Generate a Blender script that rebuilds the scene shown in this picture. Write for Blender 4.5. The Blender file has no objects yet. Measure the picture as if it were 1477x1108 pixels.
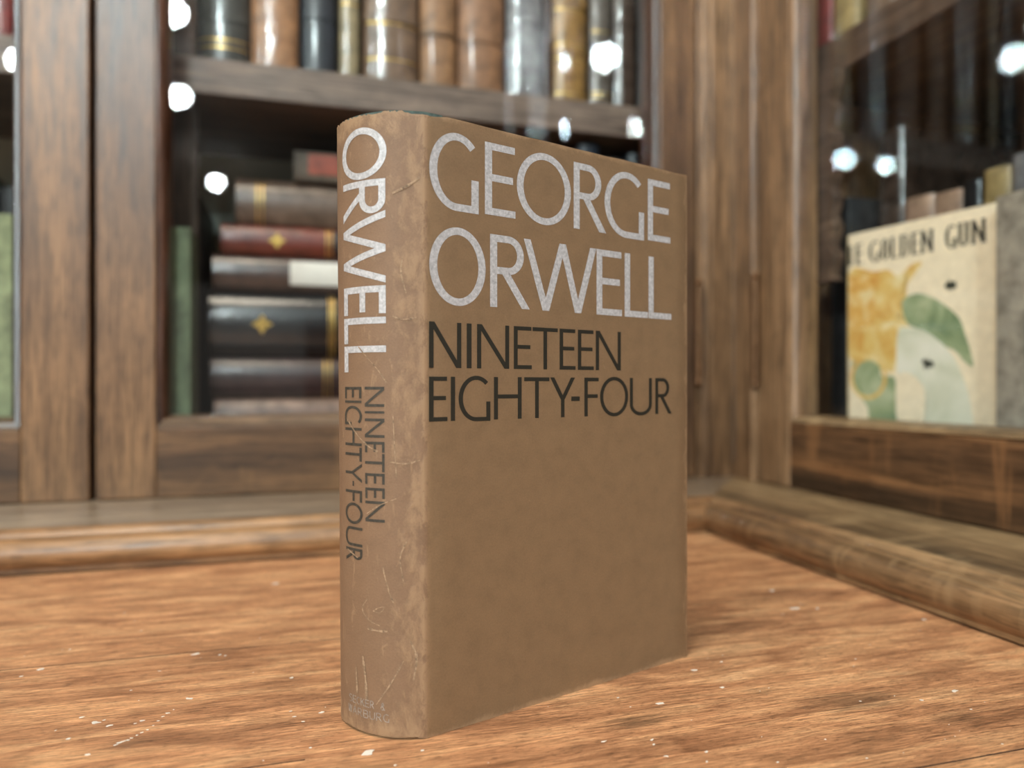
import bpy, bmesh, math, random
from mathutils import Vector, Matrix
random.seed(7)
PI = math.pi
SC = bpy.context.scene
COL = SC.collection

# ------------------------------------------------------------------ camera
HC = 0.10755
cam_d = bpy.data.cameras.new('camera'); cam = bpy.data.objects.new('camera', cam_d); COL.objects.link(cam)
cam.location = (0, 0, HC); cam.rotation_euler = (PI/2, 0, math.radians(-16.33))
cam_d.sensor_width = 36; cam_d.lens = 1073/1477*36
cam_d.clip_start = 0.01; cam_d.clip_end = 50
cam_d.dof.use_dof = True; cam_d.dof.focus_distance = 0.243; cam_d.dof.aperture_fstop = 6.2
SC.camera = cam
vs = SC.view_settings
vs.view_transform = 'Standard'; vs.look = 'None'; vs.gamma = 1; vs.use_curve_mapping = False
vs.exposure = 0.0
SC.cycles.sample_clamp_indirect = 0; SC.cycles.caustics_reflective = False; SC.cycles.caustics_refractive = False

# ------------------------------------------------------------------ colour + material helpers
def lin(c):
    if isinstance(c, str):
        c = [int(c[i:i+2], 16)/255 for i in (0, 2, 4)]
    return tuple(((v/12.92) if v <= .04045 else ((v+.055)/1.055)**2.4) for v in c) + (1,)

class NT:
    def __init__(s, name):
        s.m = bpy.data.materials.new(name); s.m.use_nodes = True
        s.t = s.m.node_tree; s.b = s.t.nodes['Principled BSDF']; s.out = s.t.nodes['Material Output']
    def n(s, kind, **kw):
        o = s.t.nodes.new(kind)
        for k, v in kw.items(): setattr(o, k, v)
        return o
    def l(s, a, b): s.t.links.new(a, b)
    def coord(s, scale=(1, 1, 1), src='Object', loc=(0, 0, 0), rot=(0, 0, 0)):
        c = s.n('ShaderNodeTexCoord'); m = s.n('ShaderNodeMapping')
        m.inputs['Scale'].default_value = scale; m.inputs['Location'].default_value = loc; m.inputs['Rotation'].default_value = rot
        s.l(c.outputs[src], m.inputs['Vector']); return m.outputs['Vector']
    def noise(s, vec, scale, detail=4, rough=.55, dist=0):
        o = s.n('ShaderNodeTexNoise'); o.inputs['Scale'].default_value = scale
        o.inputs['Detail'].default_value = detail; o.inputs['Roughness'].default_value = rough
        o.inputs['Distortion'].default_value = dist
        s.l(vec, o.inputs['Vector']); return o.outputs['Fac']
    def ramp(s, fac, stops, interp='LINEAR'):
        r = s.n('ShaderNodeValToRGB'); r.color_ramp.interpolation = interp
        e = r.color_ramp.elements
        while len(e) < len(stops): e.new(.5)
        for i, (p, c) in enumerate(stops):
            e[i].position = p; e[i].color = c if isinstance(c, tuple) and len(c) == 4 else (lin(c) if isinstance(c, str) else (c, c, c, 1))
        s.l(fac, r.inputs['Fac']); return r.outputs['Color']
    def mix(s, fac, a, b, mode='MIX'):
        m = s.n('ShaderNodeMix', data_type='RGBA', blend_type=mode)
        for sock, v in ((m.inputs['Factor'], fac), (m.inputs['A'], a), (m.inputs['B'], b)):
            if hasattr(v, 'is_output'): s.l(v, sock)
            elif isinstance(v, str): sock.default_value = lin(v)
            else: sock.default_value = v
        return m.outputs['Result']
    def math(s, op, a, b=0, c=0):
        m = s.n('ShaderNodeMath', operation=op)
        for i, v in enumerate((a, b, c)):
            if hasattr(v, 'is_output'): s.l(v, m.inputs[i])
            else: m.inputs[i].default_value = v
        return m.outputs[0]
    def bump(s, h, strength=.2, dist=.0005):
        b = s.n('ShaderNodeBump'); b.inputs['Strength'].default_value = strength; b.inputs['Distance'].default_value = dist
        s.l(h, b.inputs['Height']); s.l(b.outputs['Normal'], s.b.inputs['Normal']); return b
    def set(s, **kw):
        for k, v in kw.items():
            sock = s.b.inputs[k.replace('_', ' ')]
            if hasattr(v, 'is_output'): s.l(v, sock)
            else: sock.default_value = lin(v) if isinstance(v, str) else v
        return s.m

def oak(name, dark, mid, light, axis='Z', rough=.45, fine=420, seed=0, ray=.25, coat=0.0, src='Object', bump=.35, figure=0):
    t = NT(name); st = {'X': (.06, 1, 1), 'Y': (1, .06, 1), 'Z': (1, 1, .06)}[axis]
    st2 = {'X': (.1, 1, 1), 'Y': (1, .1, 1), 'Z': (1, 1, .1)}[axis]
    v = t.coord(st, src, (seed, seed*.7, seed*.3)); v2 = t.coord(st2, src, (seed, 0, 0))
    broad = t.noise(v, 28, 4, .5, .6)
    fib = t.noise(v, fine, 3, .6, .3)
    pore = t.noise(v2, fine*1.4, 2, .5)
    fig = t.noise(t.coord({'X': (1, .25, .25), 'Y': (.25, 1, .22), 'Z': (1, 1, .5)}[axis], src, (seed*.5, .3, .1)), 26, 4, .55, 1.6)
    fl = t.noise(t.coord((1, 1, 1), src, (seed, 1, 2)), 35, 3, .6, 1.0)
    c = t.ramp(broad, [(.3, dark), (.5, mid), (.72, light)])
    fc = t.ramp(fib, [(.36, .48), (.52, .98), (.66, 1.34)])
    c = t.mix(.85, c, fc, 'MULTIPLY')
    pm = t.ramp(pore, [(.36, .45), (.44, 1.0)])
    c = t.mix(.7, c, pm, 'MULTIPLY')
    fm = t.ramp(fl, [(.35, .8), (.65, 1.18)])
    c = t.mix(ray*2, c, fm, 'MULTIPLY')
    if figure: c = t.mix(t.ramp(fig, [(.56, 0.0), (.64, figure)]), c, light)
    t.bump(t.math('ADD', pore, fib), bump, .0004)
    rr = t.math('MULTIPLY_ADD', fib, .25, rough-.12)
    return t.set(Base_Color=c, Roughness=rr, Coat_Weight=coat, Coat_Roughness=.25)

M = {}
M['oak_v'] = oak('oak_vertical', '452f1e', '6b4e35', '8d6a49', 'Z', .42, 380, 1, coat=.15)
M['oak_v2'] = oak('oak_post', '573f2b', '806246', 'a28262', 'Z', .35, 300, 4, coat=.2)
M['oak_x'] = oak('oak_rail', '402c1b', '60452d', '82603f', 'X', .48, 300, 2, coat=.05, figure=.4)
M['oak_y'] = oak('oak_rail_side', '3c2a1b', '583f2a', '8c6340', 'Y', .42, 300, 3, coat=.15, figure=.6)
M['oak_dark'] = oak('oak_moulding', '2e1a10', '452a1b', '5c3b28', 'Z', .3, 300, 5, coat=.3)
M['oak_mx'] = oak('oak_moulding_rail', '54412f', '745c46', '92785f', 'X', .35, 300, 6, coat=.3)
M['ledge_x'] = oak('ledge_oak', '5a3d27', '87613f', 'a98159', 'X', .42, 300, 7, ray=.35, coat=.15, figure=.2)
M['ledge_y'] = oak('ledge_oak_side', '664a30', '8a6a4a', 'a68763', 'Y', .40, 300, 8, ray=.35, coat=.15, figure=.5)
M['ledgetop_x'] = oak('ledge_top_oak', '6a5a4b', '93806b', 'ab9984', 'X', .32, 250, 9, coat=.3)
M['ledgetop_y'] = oak('ledge_top_oak_side', '644f38', '8a7152', 'ab906b', 'Y', .42, 250, 10, coat=.2, ray=.4, figure=.6)
M['shelf_x'] = oak('shelf_oak', '4a3b31', '65544a', '7b6a5f', 'X', .5, 250, 11)
M['shelf_y'] = oak('shelf_oak_side', '443429', '5f4b3e', '75604f', 'Y', .5, 250, 12)
M['batten'] = oak('batten_oak', '3d332c', '544a41', '665b50', 'Z', .6, 250, 13)

def plain(name, col, rough=.6, var=.12, scale=60, metal=0, coat=0, bump=.0, coat_rough=.08):
    t = NT(name); v = t.coord()
    n = t.noise(v, scale, 4, .6)
    lo, hi = 1-var*2, 1+var*1.5
    c = t.mix(1, col, t.ramp(n, [(.3, lo), (.7, hi)]), 'MULTIPLY')
    if bump: t.bump(t.noise(v, scale*8, 3, .6), bump, .0004)
    if coat >= .4:
        b = t.n('ShaderNodeBump'); b.inputs['Strength'].default_value = .5; b.inputs['Distance'].default_value = .0012
        t.l(t.noise(t.coord((1, 1, .45)), 110, 3, .6, .8), b.inputs['Height']); t.l(b.outputs['Normal'], t.b.inputs['Coat Normal'])
    return t.set(Base_Color=c, Roughness=rough, Metallic=metal, Coat_Weight=coat, Coat_Roughness=coat_rough)

M['backwall'] = plain('painted_back_panel', 'b3b7ab', .8, .04, 8)
M['gap'] = plain('dark_recess', '0c0908', .9, .1)
M['brass'] = plain('aged_hinge_metal', '7a5a40', .35, .15, 80, metal=.8)
M['paper'] = plain('page_edges', 'b9a98b', .9, .15, 200)
M['gilt'] = plain('gilt', 'c9a45a', .32, .2, 300, metal=.85)
M['fleck'] = plain('white_paint', 'e9e2d6', .6, .08)
M['housing'] = plain('lamp_housing', '2b2b2b', .5, .05)
M['ceiling'] = plain('ceiling_paint', '4a443e', .9, .05, 2)

def leather(name, col, rough=.4, coat=.0, var=.25, scale=70, bump=.25):
    return plain(name, col, rough, var, scale, 0, coat, bump)

# glass
def glass_mat():
    t = NT('cabinet_glass'); t.t.nodes.remove(t.b)
    tr = t.n('ShaderNodeBsdfTransparent'); gl = t.n('ShaderNodeBsdfGlossy'); gl.inputs['Roughness'].default_value = .012
    tr.inputs['Color'].default_value = (.96, .975, .965, 1)
    ge = t.n('ShaderNodeNewGeometry'); dt = t.n('ShaderNodeVectorMath', operation='DOT_PRODUCT')
    t.l(ge.outputs['Incoming'], dt.inputs[0]); t.l(ge.outputs['Normal'], dt.inputs[1])
    cosi = t.math('ABSOLUTE', dt.outputs['Value'])
    refl = t.math('MULTIPLY_ADD', t.math('POWER', t.math('SUBTRACT', 1, cosi), 5), .93, .058)
    nz = t.noise(t.coord((1, 1, .4)), 9, 2, .5)
    bp = t.n('ShaderNodeBump'); bp.inputs['Strength'].default_value = .05; bp.inputs['Distance'].default_value = .002
    t.l(nz, bp.inputs['Height']); t.l(bp.outputs['Normal'], gl.inputs['Normal'])
    mx = t.n('ShaderNodeMixShader'); t.l(refl, mx.inputs[0]); t.l(tr.outputs[0], mx.inputs[1]); t.l(gl.outputs[0], mx.inputs[2])
    t.l(mx.outputs[0], t.out.inputs['Surface']); return t.m
M['glass'] = glass_mat()

def emit(name, col, s):
    t = NT(name); t.set(Base_Color=col, Emission_Color=lin(col), Emission_Strength=s); return t.m
M['lamp'] = emit('lamp_glow', 'f2fdff', 360); M['lamp_hi'] = emit('strong_lamp_glow', 'e8fcff', 700)

# ------------------------------------------------------------------ mesh helpers
def obj(name, bm, mats, parent=None, smooth=False, loc=None, bevel=0, autosmooth=None):
    bmesh.ops.recalc_face_normals(bm, faces=bm.faces)
    me = bpy.data.meshes.new(name); bm.to_mesh(me); bm.free()
    for m in (mats if isinstance(mats, (list, tuple)) else [mats]): me.materials.append(m)
    if smooth or autosmooth:
        for p in me.polygons: p.use_smooth = True
    o = bpy.data.objects.new(name, me); COL.objects.link(o)
    if parent: o.parent = parent
    if loc: o.location = loc
    if autosmooth:
        mod = o.modifiers.new('edges', 'EDGE_SPLIT'); mod.split_angle = math.radians(autosmooth)
    if bevel:
        b = o.modifiers.new('bevel', 'BEVEL'); b.width = bevel; b.segments = 2; b.limit_method = 'ANGLE'; b.angle_limit = math.radians(40)
    return o

def thing(name, label, cat, loc=(0, 0, 0), rot=(0, 0, 0), group=None):
    o = bpy.data.objects.new(name, None); COL.objects.link(o)
    o.empty_display_size = .01
    o.location = loc; o.rotation_euler = rot
    o['label'] = label; o['category'] = cat
    if group: o['group'] = group
    return o

def box(bm, x0, x1, y0, y1, z0, z1, mi=0):
    vs_ = [bm.verts.new((x, y, z)) for z in (z0, z1) for (x, y) in ((x0, y0), (x1, y0), (x1, y1), (x0, y1))]
    fs = [(0, 1, 2, 3), (4, 5, 6, 7), (0, 1, 5, 4), (1, 2, 6, 5), (2, 3, 7, 6), (3, 0, 4, 7)]
    for f in fs:
        q = bm.faces.new([vs_[i] for i in f]); q.material_index = mi

def prism(bm, pts, z0, z1, closed=True, f=None, mi=0, cap=True):
    """extrude a closed outline (list of (x,y)) from z0 to z1; f maps (x,y,z)->xyz"""
    f = f or (lambda x, y, z: (x, y, z))
    a = [bm.verts.new(f(x, y, z0)) for x, y in pts]; b = [bm.verts.new(f(x, y, z1)) for x, y in pts]
    n = len(pts)
    for i in range(n if closed else n-1):
        j = (i+1) % n
        q = bm.faces.new((a[i], a[j], b[j], b[i])); q.material_index = mi
    if cap and closed:
        for L in (a, b):
            q = bm.faces.new(L); q.material_index = mi

def catmull(P, k=10):
    P = [tuple(2*a-b for a, b in zip(P[0], P[1]))] + list(P) + [tuple(2*a-b for a, b in zip(P[-1], P[-2]))]
    out = []
    for i in range(1, len(P)-2):
        p0, p1, p2, p3 = P[i-1:i+3]
        for q in range(k):
            t = q/k
            out.append(tuple(.5*((2*b)+(-a+c)*t+(2*a-5*b+4*c-e)*t*t+(-a+3*b-3*c+e)*t**3) for a, b, c, e in zip(p0, p1, p2, p3)))
    out.append(P[-2]); return out

def lathe(bm, prof, cx, cy, n=16):
    rings = [[bm.verts.new((cx+r*math.cos(2*PI*i/n), cy+r*math.sin(2*PI*i/n), z)) for i in range(n)] for r, z in prof]
    for a, b in zip(rings, rings[1:]):
        for i in range(n): bm.faces.new((a[i], a[(i+1) % n], b[(i+1) % n], b[i]))
    bm.faces.new(rings[0]); bm.faces.new(rings[-1])

# ------------------------------------------------------------------ letters: strokes -> quads (in mm)
def glyph(ch, x0, x1, z0, z1, tv, th, serif=0, td=None):
    """list of quads (4 points) in plane coords; tv vertical-stem width, th horizontal-bar width"""
    td = td or tv*1.04
    Q = []; w = x1-x0; h = z1-z0
    R = lambda a, b, c, d: Q.append([(a, c), (b, c), (b, d), (a, d)])
    def diag(xa, za, xb, zb, t):   # t = horizontal width
        Q.append([(xa-t/2, za), (xa+t/2, za), (xb+t/2, zb), (xb-t/2, zb)])
    def ring(cx, cz, rx, rz, a0, a1, n=40, tvv=tv, thh=th):
        pr = []
        for i in range(n+1):
            a = math.radians(a0+(a1-a0)*i/n); c, s = math.cos(a), math.sin(a)
            pr.append(((cx+rx*c, cz+rz*s), (cx+(rx-tvv)*c, cz+(rz-thh)*s)))
        for p, q in zip(pr, pr[1:]): Q.append([p[0], q[0], q[1], p[1]])
    def bowl(xl, za, zb, xr):      # D shaped bowl from stem
        r = (zb-za)/2; ex = min(r, (xr-xl)*.62)
        R(xl, xr-ex, zb-th, zb); R(xl, xr-ex, za, za+th)
        ring(xr-ex, (za+zb)/2, ex, r, -90, 90, 24)
    if ch == 'I': R(x0, x1, z0, z1)
    elif ch == 'L': R(x0, x0+tv, z0, z1); R(x0+tv, x1, z0, z0+th)
    elif ch in 'EF':
        R(x0, x0+tv, z0, z1); R(x0+tv, x1-w*.02, z1-th, z1)
        m = z0+h*.52; R(x0+tv, x1-w*.08, m-th/2, m+th/2)
        if ch == 'E': R(x0+tv, x1, z0, z0+th)
    elif ch == 'T': R(x0, x1, z1-th, z1); c = (x0+x1)/2; R(c-tv/2, c+tv/2, z0, z1-th)
    elif ch == 'H':
        R(x0, x0+tv, z0, z1); R(x1-tv, x1, z0, z1); m = z0+h*.54; R(x0+tv, x1-tv, m-th/2, m+th/2)
    elif ch == 'N':
        R(x0, x0+tv, z0, z1); R(x1-tv, x1, z0, z1); diag(x1-td*.55, z0, x0+td*.55, z1, td*1.15)
    elif ch == 'W':
        a, b, c, d, e = x0+td/2, x0+w*.29, x0+w*.52, x0+w*.735, x1-td/2
        for (p, zp, q, zq) in ((b, z0, a, z1), (b, z0, c, z1), (d, z0, c, z1), (d, z0, e, z1)): diag(p, zp, q, zq, td)
    elif ch == 'Y':
        c = (x0+x1)/2; m = z0+h*.45; R(c-tv/2, c+tv/2, z0, m)
        diag(c, m, x0+td/2, z1, td*1.1); diag(c, m, x1-td/2, z1, td*1.1)
    elif ch == 'O': ring((x0+x1)/2, (z0+z1)/2, w/2, h/2, 0, 360, 64)
    elif ch in 'GC':
        ring(x0+w*.55, (z0+z1)/2, w*.55, h/2, 47, 270 if ch == 'G' else 313, 48)
        if ch == 'G':
            R(x0+w*.55, x1-tv, z0, z0+th); R(x1-tv, x1, z0, z0+h*.43)
    elif ch == 'R':
        R(x0, x0+tv, z0, z1); xr = x0+w*.84; bowl(x0+tv, z0+h*.46, z1, xr)
        diag(x1-td*.6, z0, x0+w*.36, z0+h*.50, td*1.15)
    elif ch == 'B':
        R(x0, x0+tv, z0, z1); bowl(x0+tv, z0+h*.5, z1, x1-w*.1); bowl(x0+tv, z0, z0+h*.5+th, x1)
    elif ch == 'D': R(x0, x0+tv, z0, z1); bowl(x0+tv, z0, z1, x1)
    elif ch == 'K':
        R(x0, x0+tv, z0, z1); diag(x0+tv, z0+h*.45, x1-td/2, z1, td*1.2); diag(x1-td/2, z0, x0+w*.4, z0+h*.6, td*1.2)
    elif ch == 'A':
        c = (x0+x1)/2; diag(x0+td/2, z0, c, z1, td); diag(x1-td/2, z0, c, z1, td); R(x0+w*.2, x1-w*.2, z0+h*.28, z0+h*.28+th)
    elif ch == 'S':
        ring((x0+x1)/2, z1-h*.26, w/2, h*.26, 40, 270, 20); ring((x0+x1)/2, z0+h*.26, w/2, h*.26+th*.5, 90, -140, 20)
    elif ch == 'U':
        R(x0, x0+tv, z0+h*.3, z1); R(x1-tv, x1, z0+h*.3, z1); ring((x0+x1)/2, z0+h*.3, w/2, h*.3, 180, 360, 28)
    elif ch == '&':
        ring(x0+w*.45, z0+h*.76, w*.28, h*.24, 0, 360, 20); ring(x0+w*.4, z0+h*.28, w*.4, h*.28, 60, 360, 20)
        diag(x1-td/2, z0, x0+w*.25, z0+h*.68, td*1.2)
    elif ch == '-': R(x0, x1, z0, z1)
    if serif:
        s = serif; t = th*.8
        stems = {'H': (x0, x1-tv), 'N': (x0, x1-tv), 'I': (x0,), 'E': (x0,), 'L': (x0,), 'D': (x0,), 'U': (x0, x1-tv)}.get(ch, ())
        for q in stems:
            if ch != 'U': R(q-s, q+tv+s, z0, z0+t)
            R(q-s, q+tv+s, z1-t, z1)
    return Q

def letter_mesh(quads, mp, maxlen=3.0):
    """quads in mm -> flat faces through mp(x,z); long quads are subdivided so that they follow a curve"""
    bm = bmesh.new()
    for qi, q in enumerate(quads):
        lift = (qi % 6)*.0000012
        L = [math.dist(q[i], q[(i+1) % 4]) for i in range(4)]
        nu = max(1, math.ceil(max(L[0], L[2])/maxlen)); nv = max(1, math.ceil(max(L[1], L[3])/maxlen))
        G = []
        for j in range(nv+1):
            row = []
            for i in range(nu+1):
                u, v = i/nu, j/nv
                p = [(1-u)*(1-v)*q[0][k]+u*(1-v)*q[1][k]+u*v*q[2][k]+(1-u)*v*q[3][k] for k in (0, 1)]
                row.append(bm.verts.new(mp(p[0], p[1], lift)))
            G.append(row)
        for j in range(nv):
            for i in range(nu):
                bm.faces.new((G[j][i], G[j][i+1], G[j+1][i+1], G[j+1][i]))
    return bm

def letters_obj(name, quads, mp, mat, parent, maxlen=3.0):
    bm = letter_mesh(quads, mp, maxlen)
    return obj(name, bm, mat, parent)

# ------------------------------------------------------------------ counter with planks
def table():
    t = NT('wood_planks')
    broad = t.noise(t.coord((1, 5, 1), 'UV'), 5.0, 5, .6, .8)
    fib = t.noise(t.coord((1, 24, 1), 'UV'), 9, 5, .7, .35)
    fine = t.noise(t.coord((1, 20, 1), 'UV'), 30, 4, .7, .25)
    pore = t.noise(t.coord((1, 11, 1), 'UV'), 62, 3, .6, .2)
    patch = t.noise(t.coord((1, 2.6, 1), 'UV'), 9, 3, .5, .5)
    c = t.ramp(broad, [(.30, '936444'), (.47, 'bd8860'), (.58, 'd39e71'), (.75, 'e4b688')])
    c = t.mix(.9, c, t.ramp(fib, [(.30, .42), (.44, .85), (.55, 1.05), (.72, 1.38)]), 'MULTIPLY')
    c = t.mix(1, c, t.ramp(fine, [(.34, .42), (.46, .93), (.62, 1.32)]), 'MULTIPLY')
    c = t.mix(.85, c, t.ramp(pore, [(.36, .26), (.42, 1.0)]), 'MULTIPLY')
    c = t.mix(.45, c, t.ramp(patch, [(.3, .62), (.5, 1.0), (.7, 1.15)]), 'MULTIPLY')
    # knot and small dark blemishes of the boards
    co = t.n('ShaderNodeTexCoord')
    for (kx, ky, r, k) in ((.182, .209, .014, .5), (-.107, .305, .02, .22), (.236, .33, .018, .25), (-.045, .2465, .006, .4), (.105, .216, .008, .5), (.205, .190, .008, .35)):
        mp = t.n('ShaderNodeMapping'); mp.inputs['Location'].default_value = (-kx/r/1.6, -ky/r*1.5, 0); mp.inputs['Scale'].default_value = (1/r/1.6, 1.5/r, 0)
        t.l(co.outputs['Object'], mp.inputs['Vector'])
        ln = t.n('ShaderNodeVectorMath', operation='LENGTH'); t.l(mp.outputs[0], ln.inputs[0])
        d = t.math('ADD', ln.outputs['Value'], t.math('MULTIPLY', t.math('SUBTRACT', fib, .5), 2.2))
        c = t.mix(t.ramp(d, [(.35, k), (1.0, 0.0)]), c, (.035, .02, .012, 1))
    t.bump(t.math('ADD', pore, fine), .4, .0003)
    mat = t.set(Base_Color=c, Roughness=t.math('MULTIPLY_ADD', fine, .35, .33), Coat_Weight=.0)
    mats = [mat, M['gap']]
    root = thing('wooden_counter', 'orange-brown wood plank countertop with white paint specks under the brown book', 'counter')
    bm = bmesh.new(); uvl = bm.loops.layers.uv.new('UVMap')
    ys = [-.15, -.06, .03, .12, .168, .322, .42, .52, .62, .75, .92]
    box(bm, -.75, .76, -.15, .92, -.03, -.0012, 1)
    rnd = random.Random(3)
    strips = [(a, b, -.75, .76) for a, b in zip(ys, ys[1:]) if a != .168]+[(.168, .221, -.75, .003), (.221, .322, -.75, .003), (.168, .322, .003, .76)]
    share = (rnd.uniform(0, 5), rnd.uniform(0, 5))
    for a, b, xa, xb_ in strips:
        g = .00012; e = .00018
        prof = [(a+g, -.001), (a+g, -e), (a+g+e, 0), (b-g-e, 0), (b-g, -e), (b-g, -.001)]
        ou, ov = rnd.uniform(0, 5), rnd.uniform(0, 5)
        if .16 < a < .25: ou, ov = share
        L = [[bm.verts.new((x, y, z)) for y, z in prof] for x in (xa, xb_)]
        for i in range(5):
            f = bm.faces.new((L[0][i], L[0][i+1], L[1][i+1], L[1][i])); f.material_index = 0 if i == 2 else 1
            for lp in f.loops:
                lp[uvl].uv = (lp.vert.co.x*4+ou, lp.vert.co.y*4+ov)
    top = obj('countertop', bm, mats, root)
    FL = [(-37.6,319.4,.8),(-34.6,275.0,.7),(-60.6,263.7,1.1),(-65.7,269.3,.5),(-55.7,260.3,.5),(-58.3,265.0,.3),(-46.5,261.1,.5),(-48.3,259.6,.3),(-57.3,241.6,.6),(-9.4,420.3,1.1),(-.8,283.9,.5),(8.7,251.2,.6),(-.9,255.0,.3),(0,250.5,.3),(2.7,246.1,.3),(4.7,227.7,.3),(-91.7,318.8,.9),(-54.9,288.2,.3),(-28.3,315.9,.4),(-26.1,314.4,.4),(-96.4,313.2,.4),(20.5,219.6,1.3),(36.1,216.8,.5),(27.4,210.6,.3),(144.4,248.9,.6),(118.2,226.2,.7),(89.4,206.9,.4),(104,203.9,.4),(103,201.1,.3),(103.2,193.7,.3),(67,196.7,.3),(222,206.4,.7),(204.8,203.7,.5),(145.6,231.9,.7),(230.3,303.7,1.2),(240.5,300.7,.7),(275.9,272.9,.7),(238.6,333.6,1.0),(115.6,192.6,.4),(158.5,253.4,.4),(112.7,187.6,.3),(107.4,226.6,.2),(-71,261.3,.2),(-65.5,254.1,.5),(-38.2,267.1,.2),(157.9,176.4,.3),(198.6,209,.2),(-51.1,245.8,.4),(-50.4,246.9,.4),(-49.4,247.5,.4),(-48.2,248.1,.4),(-47.3,249.2,.3),(-46.2,250.7,.3),(-45,252.3,.3),(-43.7,253.8,.25),(-42.5,256.4,.25),(-41.6,259.6,.25),(-40.7,262.5,.25),(-39.8,264.8,.4)]
    for i in range(120): FL.append((rnd.uniform(-110, 270), rnd.uniform(170, 440), rnd.choice((.1, .12, .15, .25))))
    bm = bmesh.new()
    for i, (x, y, r) in enumerate(FL):
        if .0 < x < 160 and 222+.35*(x-38) < y < 262+.35*(x-38) and i >= 59: continue
        n = 9; el = rnd.uniform(1.0, 1.9); an = rnd.uniform(-.4, .6)
        pts = []
        for k in range(n):
            rr = r*1.35*rnd.uniform(.5, 1.2); a = 2*PI*k/n
            px, py = rr*el*math.cos(a), rr*.75*math.sin(a)
            pts.append(((x+px*math.cos(an)-py*math.sin(an))/1000, (y+px*math.sin(an)+py*math.cos(an))/1000))
        prism(bm, pts, -.00002, .00008+.00008*min(r, 1))
    o = obj('paint_specks', bm, M['fleck'], root); o['kind'] = 'stuff'; o['label'] = 'scattered white paint specks'
table()

# ------------------------------------------------------------------ bookcases
def ledge_profile(back):
    # (offset into the cabinet, z)
    P = [(.0075, .0), (.0075, .0014), (.0026, .0014)]
    cx, cz, rx, rz = .0093, .0106, .0093, .0095
    for i in range(15):
        a = math.radians(225-(225-92)*i/14); P.append((cx+rx*math.cos(a), cz+rz*math.sin(a)))
    P += [(.0125, .0198), (.0130, .0196), (.0134, .0215), (.0150, .0232), (.0185, .0240)]
    n_nose = len(P)
    P += [(back, .0240), (back+.01, .0240), (back+.01, 0)]
    return P, n_nose

def ledge(axis, corner, far, back, mats, parent):
    """axis X: front at y=corner[1], runs to x=far ; axis Y: front at x=corner[0], runs to y=far.  Mitred at the inner corner"""
    P, nn = ledge_profile(back[0]); bm = bmesh.new()
    o0, o1 = (back[0], back[1])
    rows = []
    for (o, z) in P:
        oc = o if o < .02 else o*(o1/o0)           # travel of the mitre
        if axis == 'X': rows.append(((far, corner[1]+o, z), (corner[0]+oc, corner[1]+o, z)))
        else: rows.append(((corner[0]+o, far, z), (corner[0]+o, corner[1]+oc, z)))
    A = [bm.verts.new(r[0]) for r in rows]; B = [bm.verts.new(r[1]) for r in rows]
    n = len(rows)
    for i in range(n):
        j = (i+1) % n
        f = bm.faces.new((A[i], A[j], B[j], B[i])); f.material_index = 1 if i >= nn-1 else 0
    bm.faces.new(A); bm.faces.new(B)
    ob = obj('ledge', bm, mats, parent, autosmooth=35)
    return ob

def door(parent, f, u0, u1, v0, v1, sl, sr, rb, rt, bw, bd, mats, thick=.022):
    """f(u, v, w) -> world; w=0 front face, w>0 into the cabinet"""
    bm = bmesh.new()
    q = []
    def bx(a0, a1, b0, b1, c0, c1, mi):
        vs_ = [bm.verts.new(f(a, b, c)) for c in (c0, c1) for (a, b) in ((a0, b0), (a1, b0), (a1, b1), (a0, b1))]
        for F in [(0, 1, 2, 3), (4, 5, 6, 7), (0, 1, 5, 4), (1, 2, 6, 5), (2, 3, 7, 6), (3, 0, 4, 7)]:
            bm.faces.new([vs_[i] for i in F]).material_index = mi
    e = .0004   # hairline joint between stile and rail
    bx(u0, u0+sl, v0, v1, 0, thick, 0); bx(u1-sr, u1, v0, v1, 0, thick, 0)
    bx(u0+sl, u1-sr, v0, v0+rb, e, thick, 1); bx(u0+sl, u1-sr, v1-rt, v1, e, thick, 1)
    fr = obj('door', bm, mats[:2], parent, bevel=.0012)
    # moulding round the glass (sub-part)
    bm = bmesh.new()
    U0, U1, V0, V1 = u0+sl, u1-sr, v0+rb, v1-rt
    prof = [(0, .0012), (.15, .0004), (.45, .0012), (.7, .004), (.85, .0075), (1, bd), (1, thick), (0, thick)]
    loops = []
    for (o, w) in prof:
        o *= bw
        loops.append([bm.verts.new(f(a, b, w)) for a, b in ((U0+o, V0+o), (U1-o, V0+o), (U1-o, V1-o), (U0+o, V1-o))])
    for i in range(len(loops)):
        A, B = loops[i], loops[(i+1) % len(loops)]
        for k in range(4):
            fc = bm.faces.new((A[k], A[(k+1) % 4], B[(k+1) % 4], B[k])); fc.material_index = 1 if k in (0, 2) else 0
    obj('glazing_moulding', bm, mats[2:4], fr, autosmooth=50)
    # pane
    bm = bmesh.new()
    bmv = lambda a, b, c: f(a, b, c)
    a0, a1, b0, b1 = U0+bw-.002, U1-bw+.002, V0+bw-.002, V1-bw+.002
    vs_ = [bm.verts.new(f(a, b, bd+.002)) for a, b in ((a0, b0), (a1, b0), (a1, b1), (a0, b1))]
    bm.faces.new(vs_)
    g = obj('glass_pane', bm, M['glass'], fr)
    return fr

def bead(bm, x, y, r, z0, z1, n=12):
    lathe(bm, [(r, z0), (r, z1)], x, y, n)

DM_L = [M['oak_v'], M['oak_x'], M['oak_dark'], M['oak_mx']]
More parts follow.
